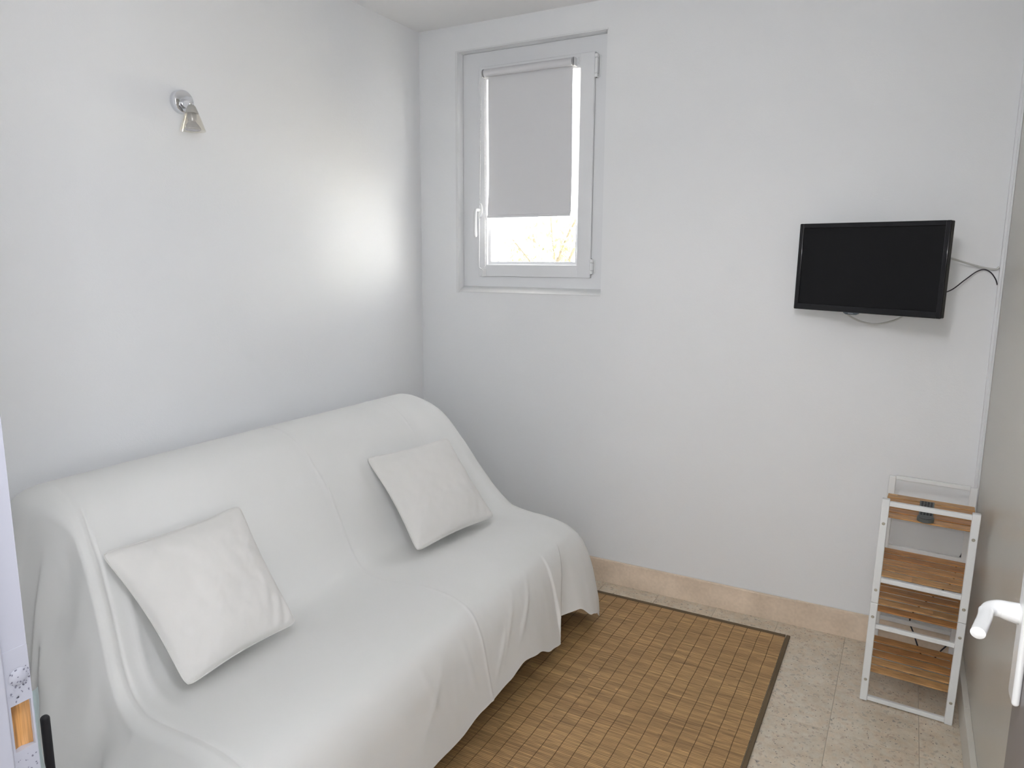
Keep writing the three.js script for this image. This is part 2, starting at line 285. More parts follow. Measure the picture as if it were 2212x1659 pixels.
// ------------------------------------------------------------------ window
{
  const w = new THREE.Group(); w.name = 'window_1'; w.userData = { kind: 'structure' }; scene.add(w);
  const FF = -0.046, SF = -0.034;              // faces of the fixed frame and of the sash
  const sx0 = 0.306, sx1 = 0.878, sy0 = 1.376, sy1 = 2.318, gx0 = 0.352, gx1 = 0.812, gy0 = 1.432, gy1 = 2.258;
  const ring = (x0, x1, y0, y1, a, b, c, d, z0, z1, r) => [rbox(x0, a, y0, y1, z0, z1, r), rbox(b, x1, y0, y1, z0, z1, r), rbox(a - 0.004, b + 0.004, y0, c, z0, z1, r), rbox(a - 0.004, b + 0.004, d, y1, z0, z1, r)];
  obj('frame', ring(WX0 + 0.0005, WX1 - 0.0005, 1.318, WY1 - 0.0005, sx0 + 0.012, sx1 - 0.012, sy0 + 0.012, sy1 - 0.012, -0.11, FF, 0.002), M.pvc, w);
  obj('sash', ring(sx0, sx1, sy0, sy1, gx0, gx1, gy0, gy1, -0.095, SF, 0.0035), M.pvc, w);
  obj('glazing_bead', ring(gx0 - 0.002, gx1 + 0.002, gy0 - 0.002, gy1 + 0.002, gx0 + 0.014, gx1 - 0.014, gy0 + 0.014, gy1 - 0.014, -0.062, -0.05, 0.002), M.pvc, w);
  obj('pane', box(gx0 + 0.002, gx1 - 0.002, gy0 + 0.002, gy1 - 0.002, -0.0705, -0.07), M.glass, w);
  // sloping plaster sill
  const s = new THREE.Shape([[0.0, 1.2985], [0.0, 1.303], [-0.046, 1.328], [-0.11, 1.328], [-0.11, 1.2985]].map((p) => new THREE.Vector2(...p)));
  const sg = new THREE.ExtrudeGeometry(s, { depth: WX1 - WX0 - 0.001, bevelEnabled: false }); sg.rotateY(-Math.PI / 2);
  { const p = sg.attributes.position; for (let i = 0; i < p.count; i++) { const d = -p.getX(i), zz = p.getZ(i); p.setXYZ(i, WX0 + 0.0005 + d, p.getY(i), zz); } sg.computeVertexNormals(); }
  obj('window_sill', sg, M.plaster, w);
  // thin raised plaster band round the opening
  obj('plaster_band', [rbox(WX0 - 0.012, WX0 + 0.001, WY0 - 0.004, WY1 + 0.006, -0.002, 0.0035, 0.0015), rbox(WX0 - 0.012, WX1 + 0.004, WY1 - 0.001, WY1 + 0.006, -0.002, 0.003, 0.0012)], M.plaster, w);
  // hinges: barrels with caps, dark gaps
  for (const [y0, y1, x] of [[2.212, 2.306, 0.889], [1.392, 1.458, 0.886]]) {
    const hg = obj('hinge', [rbox(x - 0.006, x + 0.006, y0 + 0.016, y1 - 0.016, FF, -0.022, 0.003), rbox(x - 0.0065, x + 0.0065, y1 - 0.0155, y1, FF, -0.021, 0.003), rbox(x - 0.0065, x + 0.0065, y0, y0 + 0.0155, FF, -0.021, 0.003), rbox(sx1 - 0.001, x + 0.012, y0 + 0.004, y1 - 0.004, FF - 0.001, FF + 0.004, 0.001)], M.white, w);
    const pin = cyl(0.0035, 0.0035, y1 - y0 + 0.004, 12); pin.translate(x, (y0 + y1) / 2, -0.03);
    obj('pin', [pin, box(x + 0.0062, x + 0.0070, y0 + 0.006, y1 - 0.006, FF, FF + 0.005)], M.dark, hg);
  }
  // seam between sash and frame
  obj('seal', [box(sx1 + 0.0002, sx1 + 0.0016, sy0, sy1, FF - 0.001, FF + 0.0012), box(sx0, sx1, sy0 - 0.0010, sy0 - 0.0002, FF - 0.001, FF + 0.0008)], std(lin(0.42, 0.42, 0.43), 0.8), w);
  // turn handle on the left stile
  const hx = 0.315, hy = 1.682, rose = cyl(0.015, 0.016, 0.01, 28); rose.scale(1, 1, 2.2); rose.rotateX(Math.PI / 2); rose.translate(hx, hy, SF + 0.005);
  const hd = obj('handle', rose, M.white, w);
  obj('lever', [tube([[hx, hy, SF + 0.008], [hx, hy, SF + 0.03], [hx, hy - 0.004, SF + 0.042], [hx, hy - 0.02, SF + 0.046], [hx, hy - 0.07, SF + 0.046], [hx, hy - 0.118, SF + 0.044]], 0.0075, 60, 14), (() => { const g = new THREE.SphereGeometry(0.0075, 14, 10); g.translate(hx, hy - 0.118, SF + 0.044); return g; })()], M.white, hd);
}
// ------------------------------------------------------------------ roller blind
{
  const b = thing('roller_blind', 'pale grey roller blind lowered over most of the small window', 'blind');
  const ax = -0.014, ay = 2.283, x0 = 0.352, x1 = 0.786;
  const t = cyl(0.0165, 0.0165, x1 - x0, 40); t.rotateZ(Math.PI / 2); t.translate((x0 + x1) / 2, ay, ax); obj('roller', t, M.blind, b);
  const fab = gridGeo(30, 50, (u, v) => { const y = lerp(ay - 0.004, 1.656, v), e = Math.sin(u * Math.PI), x = lerp(x0 + 0.011 - 0.006 * smooth(0.75, 1, v) * (1 - u), x1 - 0.003 + 0.0 * v, u) + 0.0022 * Math.sin(v * 5 + 1) * (u < 0.5 ? -1 : -1); return [x, y, ax - 0.0145 + 0.0015 * e * Math.sin(v * 3.1)]; }, (u, v) => [u * 0.43, v * 0.62]);
  obj('fabric', fab, M.blind, b);
  obj('hem_bar', rbox(x0 + 0.004, x1 - 0.004, 1.645, 1.658, ax - 0.0175, ax - 0.0105, 0.003), M.blind, b);
  for (const [x, s] of [[x0 - 0.006, -1], [x1 + 0.006, 1]]) {
    const c = cyl(0.0175, 0.0175, 0.005, 32); c.rotateZ(Math.PI / 2); c.translate(x, ay, ax);
    const br = obj('bracket', [rbox(x + s * 0.004 - 0.0025, x + s * 0.004 + 0.0025, ay - 0.018, ay + 0.016, -0.0335, ax + 0.008, 0.002), rbox(Math.min(x, x + s * 0.014), Math.max(x, x + s * 0.014), ay - 0.01, ay + 0.02, -0.0335, -0.030, 0.001)], M.pvc, b);
    obj('end_cap', c, std(lin(0.38, 0.38, 0.4), 0.5), br);
  }
  // bead chain loop
  const pts = []; const xa = x0 - 0.006, za = ax + 0.004;
  for (let y = 2.27; y > 1.425; y -= 0.0062) pts.push([lerp(xa - 0.004, xa - 0.016, (2.27 - y) / 0.85), y, za + 0.012]);
  for (let a = 0; a <= Math.PI; a += 0.5) pts.push([xa - 0.005 - 0.0115 * Math.cos(a), 1.422 - 0.0115 * Math.sin(a), za + 0.009 - a * 0.004]);
  for (let y = 1.425; y < 2.27; y += 0.0062) pts.push([lerp(xa + 0.0065, xa + 0.004, (y - 1.425) / 0.85), y, za - 0.006]);
  obj('chain', [...pts.map((p) => { const g = new THREE.IcosahedronGeometry(0.0021, 1); g.translate(...p); return g; }), tube(pts.filter((_, i) => i % 6 === 0), 0.0006, 300, 5)], M.white, b, 'stuff');
  obj('chain_holder', rbox(xa - 0.006, xa + 0.004, 1.375, 1.412, -0.0335, ax + 0.006, 0.003), new THREE.MeshPhysicalMaterial({ color: 0xffffff, roughness: 0.1, transmission: 0.8, thickness: 0 }), b);
}

// ------------------------------------------------------------------ outside
struct('wall_outside', worldUV(box(4.4, 4.7, -0.4, 3.4, -7, -0.9)), M.plaster);
struct('ground_outside', box(-12, 14, -0.6, -0.4, -16, -0.3), std(lin(0.45, 0.42, 0.36), 0.95));
{
  const t = thing('tree', 'sunlit leafy tree outside, seen through the pane below the blind', 'tree', [-0.9, -0.4, -3.4]);
  const br = [], lf = []; const tips = [];
  br.push(tube([[0, 0, 0], [0.05, 0.6, 0], [-0.02, 1.2, 0.03], [0.05, 1.9, 0]], 0.045, 30, 8));
  for (let i = 0; i < 26; i++) { const y = rr(0.7, 1.9), a = rr(0, 6.28), L = rr(0.4, 1.1), ex = Math.cos(a) * L, ez = Math.sin(a) * L, ey = rr(0.2, 0.9); br.push(tube([[0.02, y, 0], [ex * 0.4, y + ey * 0.5, ez * 0.4], [ex, y + ey, ez]], rr(0.006, 0.016), 14, 6)); for (let k = 0; k < 9; k++) { const q = 0.3 + 0.7 * rnd(); tips.push([ex * q + rr(-0.12, 0.12), y + ey * q + rr(-0.12, 0.12), ez * q + rr(-0.12, 0.12)]); } }
  for (const p of tips) for (let k = 0; k < 9; k++) {
    const g = new THREE.PlaneGeometry(0.028, 0.075, 1, 2), q = g.attributes.position; for (let i = 0; i < q.count; i++) { const v = q.getY(i) / 0.0375; q.setX(i, q.getX(i) * (1 - Math.abs(v) * 0.85)); q.setZ(i, -0.008 * v * v); }
    g.rotateX(rr(-1.5, 1.5)); g.rotateY(rr(0, 6.28)); g.rotateZ(rr(-1, 1)); g.translate(p[0] + rr(-0.09, 0.09), p[1] + rr(-0.09, 0.09), p[2] + rr(-0.09, 0.09)); g.computeVertexNormals(); lf.push(g);
  }
  obj('branches', br, std(lin(0.09, 0.075, 0.05), 0.9), t);
  obj('foliage', lf, new THREE.MeshPhysicalMaterial({ color: lin(0.135, 0.135, 0.06), roughness: 0.7, transmission: 0.3, thickness: 0, side: THREE.DoubleSide }), t, 'stuff');
}

// ------------------------------------------------------------------ sofa under its throw
{
  const s = thing('sofa', 'low sofa bed wholly draped in a creased white cotton throw along the left wall', 'sofa');
  const pB = [[0.05, 0.10], [0.045, 0.45], [0.06, 0.74], [0.10, 0.83], [0.17, 0.864], [0.25, 0.862], [0.325, 0.825], [0.39, 0.75], [0.455, 0.655], [0.505, 0.56], [0.545, 0.48], [0.59, 0.43], [0.66, 0.415], [0.77, 0.422], [0.88, 0.43], [0.97, 0.42], [1.03, 0.388], [1.065, 0.325], [1.085, 0.24], [1.11, 0.10]];
  const pT = pB.map((p, i) => ({ 6: [0.355, 0.828], 7: [0.43, 0.768], 8: [0.505, 0.685], 9: [0.575, 0.60], 10: [0.635, 0.53], 11: [0.69, 0.478], 12: [0.735, 0.448], 13: [0.81, 0.433], 14: [0.90, 0.426], 15: [0.98, 0.41], 16: [1.035, 0.38] }[i] ?? p));
  const cB = new THREE.CatmullRomCurve3(pB.map((p) => V(p[0], p[1], 0)), false, 'catmullrom', 0.5), cT = new THREE.CatmullRomCurve3(pT.map((p) => V(p[0], p[1], 0)), false, 'catmullrom', 0.5);
  const NU = 400, ZN = 1.905, ZF = 0.43;
  const tab = Array.from({ length: NU }, (_, i) => cB.getUtoTmapping(i / (NU - 1)));
  const ptB = tab.map((t) => cB.getPoint(t)), ptT = tab.map((t) => cT.getPoint(t));
  const hemPts = [[0.43, 0.07], [0.48, 0.085], [0.56, 0.135], [0.71, 0.145], [0.722, 0.072], [0.8, 0.085], [0.9, 0.125], [1.0, 0.142], [1.1, 0.125], [1.25, 0.112], [1.38, 0.095], [1.55, 0.108], [1.75, 0.10], [1.95, 0.11]];
  const hemY = (z) => { for (let i = 0; i < hemPts.length - 1; i++) if (z <= hemPts[i + 1][0]) return lerp(hemPts[i][1], hemPts[i + 1][1], smooth(hemPts[i][0], hemPts[i + 1][0], z)); return 0.11; };
  const gx = (d, w) => Math.exp(-d * d / (w * w));
  function seg(pz, py, z1, y1, z2, y2, w) { const dz = z2 - z1, dy = y2 - y1, l = dz * dz + dy * dy, t = ((pz - z1) * dz + (py - y1) * dy) / l, q = Math.min(1, Math.max(0, t)), d = Math.hypot(pz - z1 - dz * q, py - y1 - dy * q); return gx(d, w) * Math.sin(Math.PI * Math.min(0.93, Math.max(0.07, q))); }
  const folds = [[0.98, 0.36, 1.12, 0.17, 0.012, 0.007], [0.86, 0.38, 1.0, 0.18, 0.010, 0.008], [1.05, 0.30, 1.17, 0.14, 0.010, 0.007], [1.3, 0.37, 1.27, 0.15, 0.012, 0.004], [1.5, 0.38, 1.46, 0.2, 0.014, 0.005], [1.62, 0.36, 1.56, 0.18, 0.012, 0.004], [1.4, 0.34, 1.52, 0.2, 0.012, 0.004]];
  // folds that hang over the near end, as lines in (x, y): sharp on the lower side, soft above
  const ends = [[[0.352, 0.566], [0.393, 0.452], [0.459, 0.324], [0.55, 0.20]], [[0.30, 0.77], [0.325, 0.58], [0.36, 0.38], [0.42, 0.16]], [[0.20, 0.72], [0.19, 0.50], [0.23, 0.2]], [[0.62, 0.36], [0.72, 0.26], [0.85, 0.12]]], endA = [0.020, 0.012, 0.010, 0.015];
  function nearFold(x, y) {
    let o = 0;
    ends.forEach((L, k) => { let best = 9, sd = 0, al = 0; for (let q = 0; q < L.length - 1; q++) { const [ax, ay] = L[q], dx = L[q + 1][0] - ax, dy = L[q + 1][1] - ay, l = Math.hypot(dx, dy), t = Math.min(1, Math.max(0, ((x - ax) * dx + (y - ay) * dy) / (l * l))), px = x - ax - dx * t, py = y - ay - dy * t, d = Math.hypot(px, py); if (d < best) { best = d; sd = -dy * px + dx * py; al = (q + t) / (L.length - 1); } }
      o += endA[k] * (sd > 0 ? Math.exp(-((best / 0.05) ** 2)) : Math.exp(-((best / 0.009) ** 2))) * smooth(0, 0.3, al); });
    return o;
  }
  function main(i, z) {
    const k = Math.max(smooth(0.58, 0.45, z) , 0.35 * smooth(1.75, 1.9, z));
    const b = ptB[i], t = ptT[i]; let x = lerp(b.x, t.x, k), y = lerp(b.y, t.y, k);
    const u = i / (NU - 1), front = x > 0.95 && y < 0.40 ? (0.40 - y) / 0.30 : 0;
    // gentle sag and puckers everywhere
    const n = 0.004 * noise(z * 3, u * 7) + 0.0018 * noise(z * 9, u * 16) + 0.0007 * noise(z * 30, u * 40, 3);
    let out = n;
    out += 0.0022 * gx(z - 1.195 - 0.012 * Math.sin(u * 9), 0.006) * smooth(0.28, 0.36, u);       // ironed crease across seat and back
    out += 0.0016 * gx(z - 0.62 - 0.01 * Math.sin(u * 7), 0.006) * smooth(0.25, 0.3, u) * smooth(0.6, 0.5, u);
    if (x > 0.28 && x < 0.5 && y > 0.55) out += 0.003 * Math.sin((y + 0.12 * z) * 62 + 2 * noise(z * 3)) * (0.5 + 0.5 * noise(z * 2.2, y * 8)) * gx(y - 0.73, 0.08);
    if (front > 0) {
      for (const f of folds) out += 0.55 * f[5] * seg(z, y, f[0], f[1], f[2], f[3], f[4]);
      out += front * (0.005 * Math.sin(z * 8 + 0.8) + 0.005 * noise(z * 6, 2));
      // pleat at the far corner: the flap beyond lies deeper, then flares out
      const pz = 0.596 + 0.47 * (0.36 - y), st = Math.min(1, Math.max(0, (z - pz) / 0.003));
      out += front * lerp(lerp(0.034, -0.032, smooth(0.45, pz, z)), 0.003 * gx(z - pz, 0.05), st);
      y = 0.40 - (0.40 - y) * (0.40 - hemY(z)) / 0.30;
    }
    const zz = z + (0.04 + 0.115 * Math.min(1, Math.max(0, (u - 0.40) / 0.30))) * smooth(1.5, ZN, z);
    out += (0.0035 * gx(ZN - 0.001 - z, 0.010) - 0.0035 * gx(ZN - 0.019 - z, 0.0045)) * smooth(0.40, 0.48, u);                                  // lapped fold along the near end
    out += 0.006 * gx(z - 1.842, 0.011) * smooth(0.50, 0.58, u) * smooth(0.74, 0.66, u);
    return [x + out * (y < 0.40 && x > 0.95 ? 1 : 0.6), y + out * (front > 0 ? 0 : 0.7), zz];
  }
  const zs = []; for (let z = ZF; z < ZN - 0.002; z += ((z > 0.575 && z < 0.745) || z > ZN - 0.04 ? 0.0026 : Math.abs(z - 1.195) < 0.03 || Math.abs(z - 0.62) < 0.025 ? 0.002 : 0.006)) zs.push(z); zs.push(ZN);
  const CAP = 64, cols = [];
  const capPt = (i, t, far) => {
    const m = main(i, far ? ZF : ZN), u = i / (NU - 1), py = m[1], hem = Math.min(py, far ? 0.035 + 0.012 * Math.sin(u * 21) : 0.20 + 0.02 * Math.sin(u * 26 + 1)), tt = t * t * 0.6 + t * 0.4, drop = tt * (py - hem), r = far ? 0.055 : lerp(0.06, 0.016, smooth(0.38, 0.48, u));
    const q = Math.min(1, drop / r), zo = r * Math.sqrt(Math.max(0, 1 - (1 - q) * (1 - q))) * Math.min(1, (py - hem) / 0.1);
    let wave = 0;
    if (!far) { wave = 0.006 * noise(u * 22, t * 2) + nearFold(m[0], py - drop) * 1.0; }
    else wave = 0.012 * Math.sin(u * 30);
    const fl = far ? 0.02 : lerp(0.17, 0.13, smooth(0.5, 0.66, u));
    const z = (far ? ZF : m[2]) + (far ? -1 : 1) * (zo + fl * tt + wave * smooth(0, 0.25, tt));
    // cloth swings towards the middle of the end as it falls
    return [m[0], py - drop, z];
  };
  for (let c = CAP; c >= 1; c--) cols.push((i) => capPt(i, c / CAP, true));
  for (const z of zs) cols.push((i) => main(i, z));
  for (let c = 1; c <= CAP; c++) cols.push((i) => capPt(i, c / CAP, false));
  const cover = gridGeo(NU, cols.length, (a, b, i, j) => cols[j](i), (a, b) => [a * 2.2, b * 2.2]);
  obj('throw', cover, M.cover, s);
  // short fringe on the near hem
  const fr = []; for (let i = 8; i < NU - 60; i++) { const p = capPt(i, 1, false); for (let k = 0; k < 2; k++) { const g = new THREE.ConeGeometry(0.0022, rr(0.010, 0.018), 5); g.rotateX(Math.PI); g.rotateZ(rr(-0.5, 0.5)); g.rotateX(rr(-0.4, 0.4)); g.translate(p[0] + rr(-0.003, 0.003), p[1] - 0.006, p[2] + rr(-0.002, 0.002)); fr.push(g); } }
  obj('fringe', fr, M.cover, s, 'stuff');
  // what carries the throw
  const ex = (pts, z0, z1) => { const g = new THREE.ExtrudeGeometry(new THREE.Shape(pts.map((p) => new THREE.Vector2(...p))), { depth: z1 - z0 - 0.02, bevelEnabled: true, bevelSize: 0.01, bevelThickness: 0.01, bevelSegments: 2 }); g.translate(0, 0, z0 + 0.01); return g; };
  const grey = std(lin(0.3, 0.3, 0.32), 0.9);
  obj('backrest', ex([[0.08, 0.17], [0.08, 0.72], [0.17, 0.828], [0.25, 0.826], [0.30, 0.79], [0.42, 0.63], [0.50, 0.48], [0.535, 0.40], [0.5, 0.17]], 0.5, 1.86), grey, s);
  obj('seat', ex([[0.56, 0.23], [0.56, 0.385], [0.96, 0.385], [1.01, 0.35], [1.03, 0.30], [1.03, 0.23]], 0.5, 1.86), grey, s);
  for (const [x, z] of [[0.2, 0.6], [0.2, 1.76], [0.9, 0.6], [0.9, 1.76]]) { const g = cyl(0.02, 0.016, 0.24, 16); g.translate(x, 0.12 + 0.007, z); obj('leg', g, M.black, s); }
}
// ------------------------------------------------------------------ cushions
function cushion(label, tl, tr, br, bl, T, sd) {
  const P = [tl, tr, br, bl].map((p) => V(...p)), Q = V(); P.forEach((p) => Q.addScaledVector(p, 0.25)); P.forEach((p) => p.sub(Q).multiplyScalar(1.03).add(Q).add(V(0.006, 0.012, 0)));
  const n = V().crossVectors(P[2].clone().sub(P[0]), P[1].clone().sub(P[3])).normalize(); if (n.x < 0) n.negate();
  const base = P[2].clone().add(P[3]).multiplyScalar(0.5), o = thing('cushion', label, 'cushion', base.toArray(), 0, 'white square cushions on the draped sofa');
  const face = (sgn) => gridGeo(56, 56, (a, b) => {
    let s = a * 2 - 1, t = b * 2 - 1; const s0 = s, t0 = t;
    s *= 1 - 0.085 * (1 - t0 * t0) * Math.abs(s0) ** 3; t *= 1 - 0.06 * (1 - s0 * s0) * Math.abs(t0) ** 3;
    const u = (s + 1) / 2, v = (t + 1) / 2, p = P[0].clone().lerp(P[1], u).lerp(P[3].clone().lerp(P[2], u), v);
    let h = T * Math.pow(Math.max(0, 1 - s0 * s0), 0.55) * Math.pow(Math.max(0, 1 - t0 * t0), 0.55);
    const edge = Math.min(1 - Math.abs(s0), 1 - Math.abs(t0));
    h *= 1 + 0.10 * noise(s0 * 2.1 + sd, t0 * 2.1); h += smooth(0, 0.12, edge) * (0.0035 * noise(s0 * 5 + sd, t0 * 5, 4) + 0.0012 * noise(s0 * 14 + sd, t0 * 14, 8));
    // wrinkles running in from the bottom corners
    h += 0.0022 * smooth(0, 0.05, edge) * Math.sin((s0 + t0 * 0.4) * 26 + sd) * gx2(s0 - 0.75, t0 - 0.75, 0.35);
    const rip = (1 - smooth(0, 0.06, edge)) * 0.0022 * noise(s0 * 18 + sd, t0 * 18, sgn * 2);
    const cr = 1 - 0.045 * Math.pow(s0 * s0 * t0 * t0, 5), mid = P[0].clone().add(P[1]).add(P[2]).add(P[3]).multiplyScalar(0.25); p.sub(mid).multiplyScalar(cr).add(mid);
    return [p.x - base.x + n.x * (sgn * h * (sgn < 0 ? 0.5 : 1) + rip), p.y - base.y + n.y * (sgn * h * (sgn < 0 ? 0.5 : 1) + rip), p.z - base.z + n.z * (sgn * h * (sgn < 0 ? 0.5 : 1) + rip)];
  }, (a, b) => [a * 0.4, b * 0.4]);
  const back = face(-1); back.index.array.reverse?.(); back.computeVertexNormals();
  obj('cushion_cover', [face(1), back], M.cushion, o);
  const hem = [[-1, 0], [1, 0], [0, -1], [0, 1]].map(([ex, ey]) => { const pts = []; for (let k = 0; k <= 30; k++) { const q = k / 15 - 1; let s = ex || q, t = ey || q; const s0 = s, t0 = t; s *= 1 - 0.085 * (1 - t0 * t0) * Math.abs(s0) ** 3; t *= 1 - 0.06 * (1 - s0 * s0) * Math.abs(t0) ** 3; const u = (s + 1) / 2, v = (t + 1) / 2, p = P[0].clone().lerp(P[1], u).lerp(P[3].clone().lerp(P[2], u), v), mid = P[0].clone().add(P[1]).add(P[2]).add(P[3]).multiplyScalar(0.25); p.sub(mid).multiplyScalar(1 - 0.045 * Math.pow(s0 * s0 * t0 * t0, 5)).add(mid).sub(base); pts.push(p.toArray()); } return tube(pts, 0.0019, 60, 6); });
  obj('seam', hem, M.cushion, o);
  return o;
}
function gx2(a, b, w) { return Math.exp(-(a * a + b * b) / (w * w)); }
cushion('white square cushion on the draped sofa at its end beside the doorway frame', [0.45, 0.725, 1.972], [0.45, 0.722, 1.558], [0.69, 0.437, 1.592], [0.69, 0.434, 1.94], 0.058, 1);
cushion('white square cushion on the draped sofa at its end below the window', [0.425, 0.718, 0.957], [0.495, 0.712, 0.535], [0.74, 0.437, 0.578], [0.685, 0.437, 1.012], 0.052, 5);

// ------------------------------------------------------------------ bamboo mat
{
  const m = thing('bamboo_mat', 'brown bamboo slat mat with dark binding on the floor beside the sofa', 'rug', [0, 0, 0]);
  const x0 = 0.62, x1 = 1.810, z0 = 0.135, z1 = 2.3, sw = 0.0068, cells = 24;
  const pos = [], col = [], uv = [], idx = [], nor = []; let k = 0;
  const dark = [0.50, 0.305, 0.14], light = [0.88, 0.585, 0.28];
  for (let z = z0; z < z1 - sw; z += sw) {
    const tone = rnd(), ou = rnd(), ov = rnd(), tw = rr(0.92, 1);
    for (let c = 0; c < cells; c++) {
      const xa = lerp(x0, x1, c / cells), xb = lerp(x0, x1, (c + 1) / cells);
      const nn = 0.55 + 0.6 * noise(xa * 7, z * 28) + 0.3 * noise(xa * 2, z * 5, 7);
      const t = Math.min(1, Math.max(0, 0.26 * tone + 0.55 * nn + 0.16 * rnd() + 0.06)), cc = dark.map((d, i) => lerp(d, light[i], t));
      for (let q = 0; q <= 3; q++) for (const x of [xa, xb]) {
        const f = q / 3, y = 0.0045 + 0.0014 * Math.sin(Math.PI * f), zz = z + sw * 0.03 + f * sw * 0.94 * tw;
        pos.push(x, y, zz); col.push(...cc); uv.push(x * 1.3 + ou, (zz - z) * 2 + ov); nor.push(0, 1, (f - 0.5) * 0.7);
      }
      for (let q = 0; q < 3; q++) { const a = k + q * 2; idx.push(a, a + 2, a + 1, a + 1, a + 2, a + 3); }
      k += 8;
    }
  }
  const g = new THREE.BufferGeometry(); g.setAttribute('position', new THREE.Float32BufferAttribute(pos, 3)); g.setAttribute('normal', new THREE.Float32BufferAttribute(nor, 3)); g.setAttribute('color', new THREE.Float32BufferAttribute(col, 3)); g.setAttribute('uv', new THREE.Float32BufferAttribute(uv, 2)); g.setIndex(idx);
  M.bamboo.side = THREE.DoubleSide;
  obj('slats', g, M.bamboo, m, 'stuff');
  obj('backing', box(x0, x1, 0.0005, 0.0044, z0, z1), M.thread, m);
  for (let i = 1; i <= 23; i++) { const x = 1.817 - i * 0.0502; const pts = []; for (let z = z0 + 0.004; z < z1; z += 0.02) pts.push([x + 0.0006 * Math.sin(z * 40 + i), 0.0058, z]); const t = tube(pts, 0.0009, 220, 4); obj('stitching', t, M.thread, m); }
  obj('binding', rbox(x1 + 0.002, x1 + 0.0165, 0.0005, 0.0085, z0 - 0.014, z1, 0.003), M.binding, m);
  obj('binding', rbox(x0 - 0.01, x1 - 0.001, 0.0005, 0.0085, z0 - 0.014, z0 + 0.004, 0.003), M.binding, m);
  obj('binding', rbox(x0 - 0.015, x0 + 0.004, 0.0005, 0.0085, z0 + 0.005, z1, 0.003), M.binding, m);
}

// ------------------------------------------------------------------ wall lamp
{
  const l = thing('wall_lamp', 'small chrome wall spotlight with a clear cone glass shade', 'lamp', [0, 1.946, 1.318]);
  const pr = [[0, 0], [0.037, 0], [0.037, 0.018], [0.0362, 0.0215], [0.034, 0.0238], [0.030, 0.0252], [0.018, 0.0262], [0, 0.0265]].map((p) => new THREE.Vector2(...p));
  const base = new THREE.LatheGeometry(pr, 56); base.rotateZ(-Math.PI / 2); base.translate(0.0005, 0, 0); obj('wall_plate', base, M.chrome, l);
  const arm = new THREE.LatheGeometry([[0, 0], [0.016, 0], [0.0125, 0.016], [0.0095, 0.032], [0.007, 0.038], [0, 0.0385]].map((p) => new THREE.Vector2(...p)), 32); arm.rotateZ(-Math.PI / 2 - 0.1); arm.translate(0.024, -0.008, 0.004); obj('arm', arm, M.chrome, l);
  // shade: frosted holder on top, clear glass below
  const sx = 0.062, sz = 0.006, top = -0.014;
  const hold = new THREE.LatheGeometry([[0, 0], [0.008, -0.001], [0.0125, -0.006], [0.0205, -0.026], [0.0195, -0.0262], [0, -0.0262]].map((p) => new THREE.Vector2(...p)), 40); hold.translate(sx, top, sz);
  obj('lamp_holder', hold, std(lin(0.47, 0.46, 0.43), 0.35, { metalness: 0.3 }), l);
  const sh = new THREE.LatheGeometry([[0.0207, -0.0262], [0.0275, -0.044], [0.0345, -0.064], [0.0395, -0.08], [0.0388, -0.0803], [0.0338, -0.0643], [0.0268, -0.0443], [0.0199, -0.0264]].map((p) => new THREE.Vector2(...p)), 56); sh.translate(sx, top, sz);
  obj('shade', sh, new THREE.MeshPhysicalMaterial({ color: lin(0.95, 0.94, 0.915), roughness: 0.02, transmission: 1, thickness: 0, ior: 1.5, side: THREE.DoubleSide }), l);
  const bulb = new THREE.LatheGeometry([[0, -0.0263], [0.013, -0.0263], [0.013, -0.045], [0.0105, -0.05], [0.011, -0.053], [0.019, -0.062], [0.0245, -0.072], [0.0245, -0.076], [0.02, -0.0785], [0, -0.079]].map((p) => new THREE.Vector2(...p)), 40); bulb.translate(sx, top, sz);
  obj('bulb', bulb, std(lin(0.62, 0.62, 0.64), 0.25, { metalness: 0.3 }), l);
}

